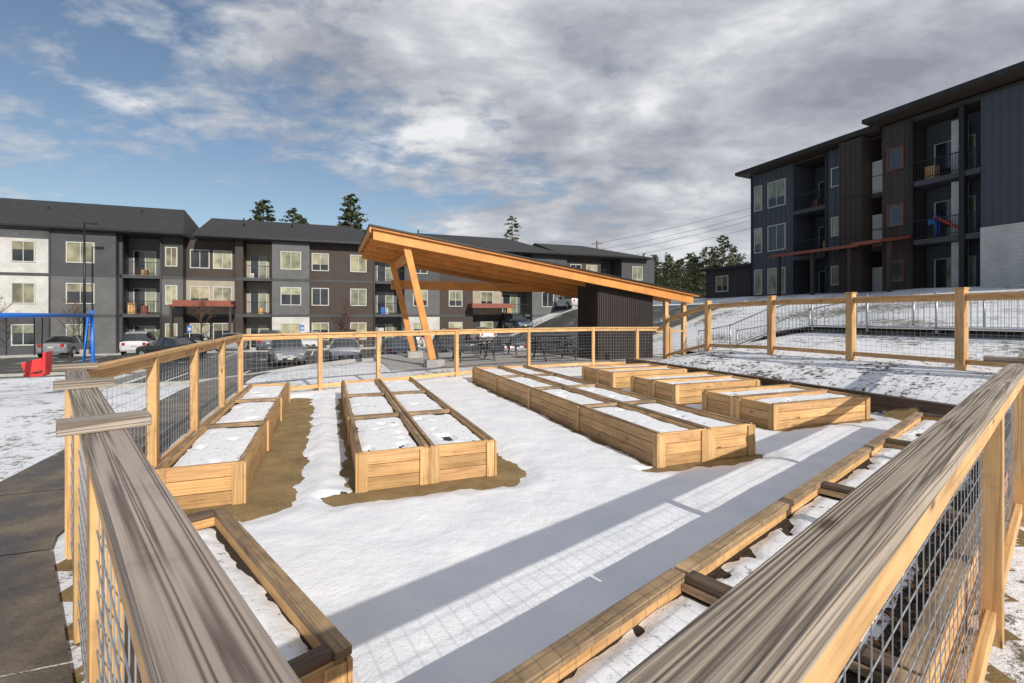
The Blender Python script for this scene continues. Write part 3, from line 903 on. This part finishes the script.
car(-6.0,46.0,vang,(.30,.03,.03),True); car(-3.0,47.0,vang,(.6,.6,.62),False); car(0.5,48.6,vang+math.pi,(.05,.07,.12),True)
car(-9.5,44.6,vang,(.4,.41,.42),False); car(6.0,50.6,vang,(.62,.62,.6),True)
car(-4.0,31.5,vang+math.pi,(.06,.06,.07),True); car(-32.6,35.2,vang,(.25,.26,.28),False); car(-.5,33.5,vang,(.35,.36,.38),False)
car(-10.6,30.4,vang+math.pi,(.55,.55,.56),False); car(-7.4,30.4,vang,(.08,.10,.16),False)

# ---------------------------------------------------------------- trees
def conifer(mb,x,y,z,h,r,dens=1.0,seed=0,leaf=1.0):
    rnd=random.Random(seed); P=Vector((x,y,z))
    lean=Vector((rnd.uniform(-.02,.02),rnd.uniform(-.02,.02),1))
    mb.tube(P,P+lean*h*.95,h*.014+.05,'bark',r1=.03,n=6,cap=False)
    nb=int(64*dens)
    crown0=rnd.uniform(.12,.3)
    for i in range(nb):
        f=crown0+(1-crown0)*((i+rnd.random())/nb)
        zz=f*h; L=r*(1-((f-crown0)/(1-crown0)))**.65*rnd.uniform(.5,1.15)+.35
        an=rnd.uniform(0,6.28); d=Vector((math.cos(an),math.sin(an),rnd.uniform(-.15,.25)))
        A=P+lean*zz; B=A+d*L
        if leaf<1.5: mb.tube(A,B,.03,'bark',r1=.01,n=3,cap=False)
        nc=int((5+L*3.5)/leaf)
        shade=rnd.uniform(.55,1.5)
        for k in range(nc):
            t=rnd.uniform(.25,1.08); C=A.lerp(B,t)+Vector((rnd.gauss(0,.16),rnd.gauss(0,.16),rnd.gauss(0,.12)))*(.4+L*.25)
            for m_ in range(3):
                s=rnd.uniform(.16,.38)*(h/14)**.5*leaf
                a=Vector((rnd.gauss(0,1),rnd.gauss(0,1),rnd.gauss(0,.6))).normalized()*s
                b=Vector((rnd.gauss(0,1),rnd.gauss(0,1),rnd.gauss(0,.6))).normalized()*s*.55
                sh=shade*rnd.uniform(.7,1.25)
                mb.face([C-a*.5-b*.5,C+a,C+b],'needle',tint=(sh,sh,sh*.9))
def single(x,y,h,r,seed,dens=1.3,leaf=1.1):
    mb=MB(); conifer(mb,x,y,terr(x,y)-.2,h,r,dens,seed,leaf); mb.obj('pine_tree')
single(-33.0,64,18.6,4.2,1,2.0); single(-35.0,66,18.4,4.2,2,2.0); single(-22.0,66,19.8,4.6,3,2.6); single(0.2,75,15.4,3.0,4)
single(-31.0,68,18.2,4.2,11,1.9); single(-23.8,70,18.6,4.2,12,1.9); single(-29.0,66,16.8,3.8,13,1.8)
for i,(px,Y,tp) in enumerate(((722,70,234),(735,80,246),(705,92,246),(690,85,252),(668,95,254),(655,88,254),(712,78,246),(680,80,258),(698,74,256))):
    x=(px-512)/480*Y; g=terr(x,Y); h=1.75+(315-tp)*Y/480-g
    single(x,Y,h,h*.24,20+i,1.6)
mb=MB()
rn=random.Random(5)
for i in range(90):
    px=rn.uniform(600,790); Y=rn.uniform(105,175); x=(px-512)/480*Y; g=terr(x,Y)
    tp=rn.uniform(252,272); h=1.75+(315-tp)*Y/480-g
    conifer(mb,x,Y,g-.5,h,h*.24,.6,100+i,leaf=1.7)
mb.obj('distant_trees')
mb=MB()
for i in range(50):
    a=rn.uniform(-2.3,2.3); Rr=rn.uniform(230,330); x=math.sin(a)*Rr; y=math.cos(a)*Rr
    conifer(mb,x,y,-2,rn.uniform(14,22),4.5,.5,300+i,leaf=2.2)
mb.obj('distant_trees')
def sapling(x,y,h,seed):
    mb=MB(); rnd=random.Random(seed); P=Vector((x,y,terr(x,y)))
    mb.tube(P,P+Z*h,.05,'bark',r1=.012,n=6,cap=False)
    def br(A,d,L,r,lv):
        B=A+d*L; mb.tube(A,B,r,'bark',r1=r*.5,n=4,cap=False)
        if lv:
            for _ in range(4):
                t=rnd.uniform(.35,1); dd=(d+Vector((rnd.gauss(0,.5),rnd.gauss(0,.5),rnd.gauss(.2,.3)))).normalized(); br(A.lerp(B,t),dd,L*.5,r*.5,lv-1)
    for i in range(16):
        f=rnd.uniform(.35,.95); an=rnd.uniform(0,6.28); br(P+Z*h*f,Vector((math.cos(an),math.sin(an),1.1)).normalized(),(1-f)*h*.4+.4,.02,2)
    mb.obj('bare_tree')
for i,(p,q) in enumerate(((-17.5,44.6),(-9.5,44.8),(1.5,45),(-22,44.8))):
    P=PQ(p,q); sapling(P.x,P.y,4.2,i)

# ---------------------------------------------------------------- light
sunaz=math.radians(148); el=math.radians(28)
sd=Vector((math.sin(sunaz)*math.cos(el),math.cos(sunaz)*math.cos(el),math.sin(el)))
L=bpy.data.lights.new('sun','SUN'); L.energy=4.4; L.angle=math.radians(.5); L.color=(1,.93,.83)
lo=bpy.data.objects.new('sun',L); scene.collection.objects.link(lo)
lo.rotation_euler=(-sd).to_track_quat('-Z','Y').to_euler()
w=bpy.data.worlds.new('World'); scene.world=w; w.use_nodes=True; nt=w.node_tree
bg=nt.nodes['Background']; bg.inputs[1].default_value=.1
sky=N(nt,'ShaderNodeTexSky'); sky.sky_type='NISHITA'; sky.sun_disc=False; sky.sun_elevation=el; sky.sun_rotation=sunaz
tc=N(nt,'ShaderNodeTexCoord'); sx=N(nt,'ShaderNodeSeparateXYZ'); nt.links.new(tc.outputs['Generated'],sx.inputs[0])
zz=math_(nt,'ADD',math_(nt,'MAXIMUM',sx.outputs[2],0.0),.22)
cx=math_(nt,'DIVIDE',sx.outputs[0],zz); cy=math_(nt,'DIVIDE',sx.outputs[1],zz)
cb=N(nt,'ShaderNodeCombineXYZ'); nt.links.new(cx,cb.inputs[0]); nt.links.new(cy,cb.inputs[1]); cb.inputs[2].default_value=3.7
mpc=N(nt,'ShaderNodeMapping'); mpc.inputs['Scale'].default_value=(.95,1.25,1); mpc.inputs['Rotation'].default_value=(0,0,.2); nt.links.new(cb.outputs[0],mpc.inputs[0])
c1=noi(nt,mpc.outputs[0],.9,7,.55,.2)
c2=noi(nt,mpc.outputs[0],1.9,8,.58,.3)
c3=noi(nt,mpc.outputs[0],5.0,5,.6,.2)
cv=math_(nt,'ADD',math_(nt,'ADD',math_(nt,'MULTIPLY',c1,.55),math_(nt,'MULTIPLY',c3,.45)),math_(nt,'ADD',math_(nt,'MULTIPLY',sx.outputs[0],.24),.055))
mask=ramp(nt,[(.41,0.0),(.54,1.0)],cv)
cs=math_(nt,'ADD',math_(nt,'MULTIPLY',c2,.6),math_(nt,'ADD',math_(nt,'MULTIPLY',c1,.15),math_(nt,'MULTIPLY',c3,.25)))
ccol=ramp(nt,[(.37,(2.9,3.1,3.65)),(.46,(4.1,4.3,4.85)),(.54,(5.7,5.9,6.3)),(.63,(8.6,8.7,8.9))],cs)
hz=ramp(nt,[(.0,(7.6,7.8,8.1)),(.12,(6.2,6.4,6.8)),(.3,(4.6,4.8,5.2))],sx.outputs[2])
hm=ramp(nt,[(.0,.65),(.14,.3),(.35,0.0)],sx.outputs[2])
cc=mixc(nt,ccol.outputs[0],hz.outputs[0],hm.outputs[0])
final=mixc(nt,sky.outputs[0],cc,mask.outputs[0])
nt.links.new(final,bg.inputs[0])

# ---------------------------------------------------------------- camera
cam=bpy.data.cameras.new('camera'); cam.sensor_width=36; cam.lens=36*480/1024; cam.clip_end=3000; cam.clip_start=.02
cam.shift_y=-(341.5-315)/1024
co=bpy.data.objects.new('camera',cam); scene.collection.objects.link(co)
co.location=(0,0,1.75); co.rotation_euler=(math.radians(90),0,0)
scene.camera=co
scene.view_settings.view_transform='Standard'; scene.view_settings.look='None'; scene.view_settings.exposure=0
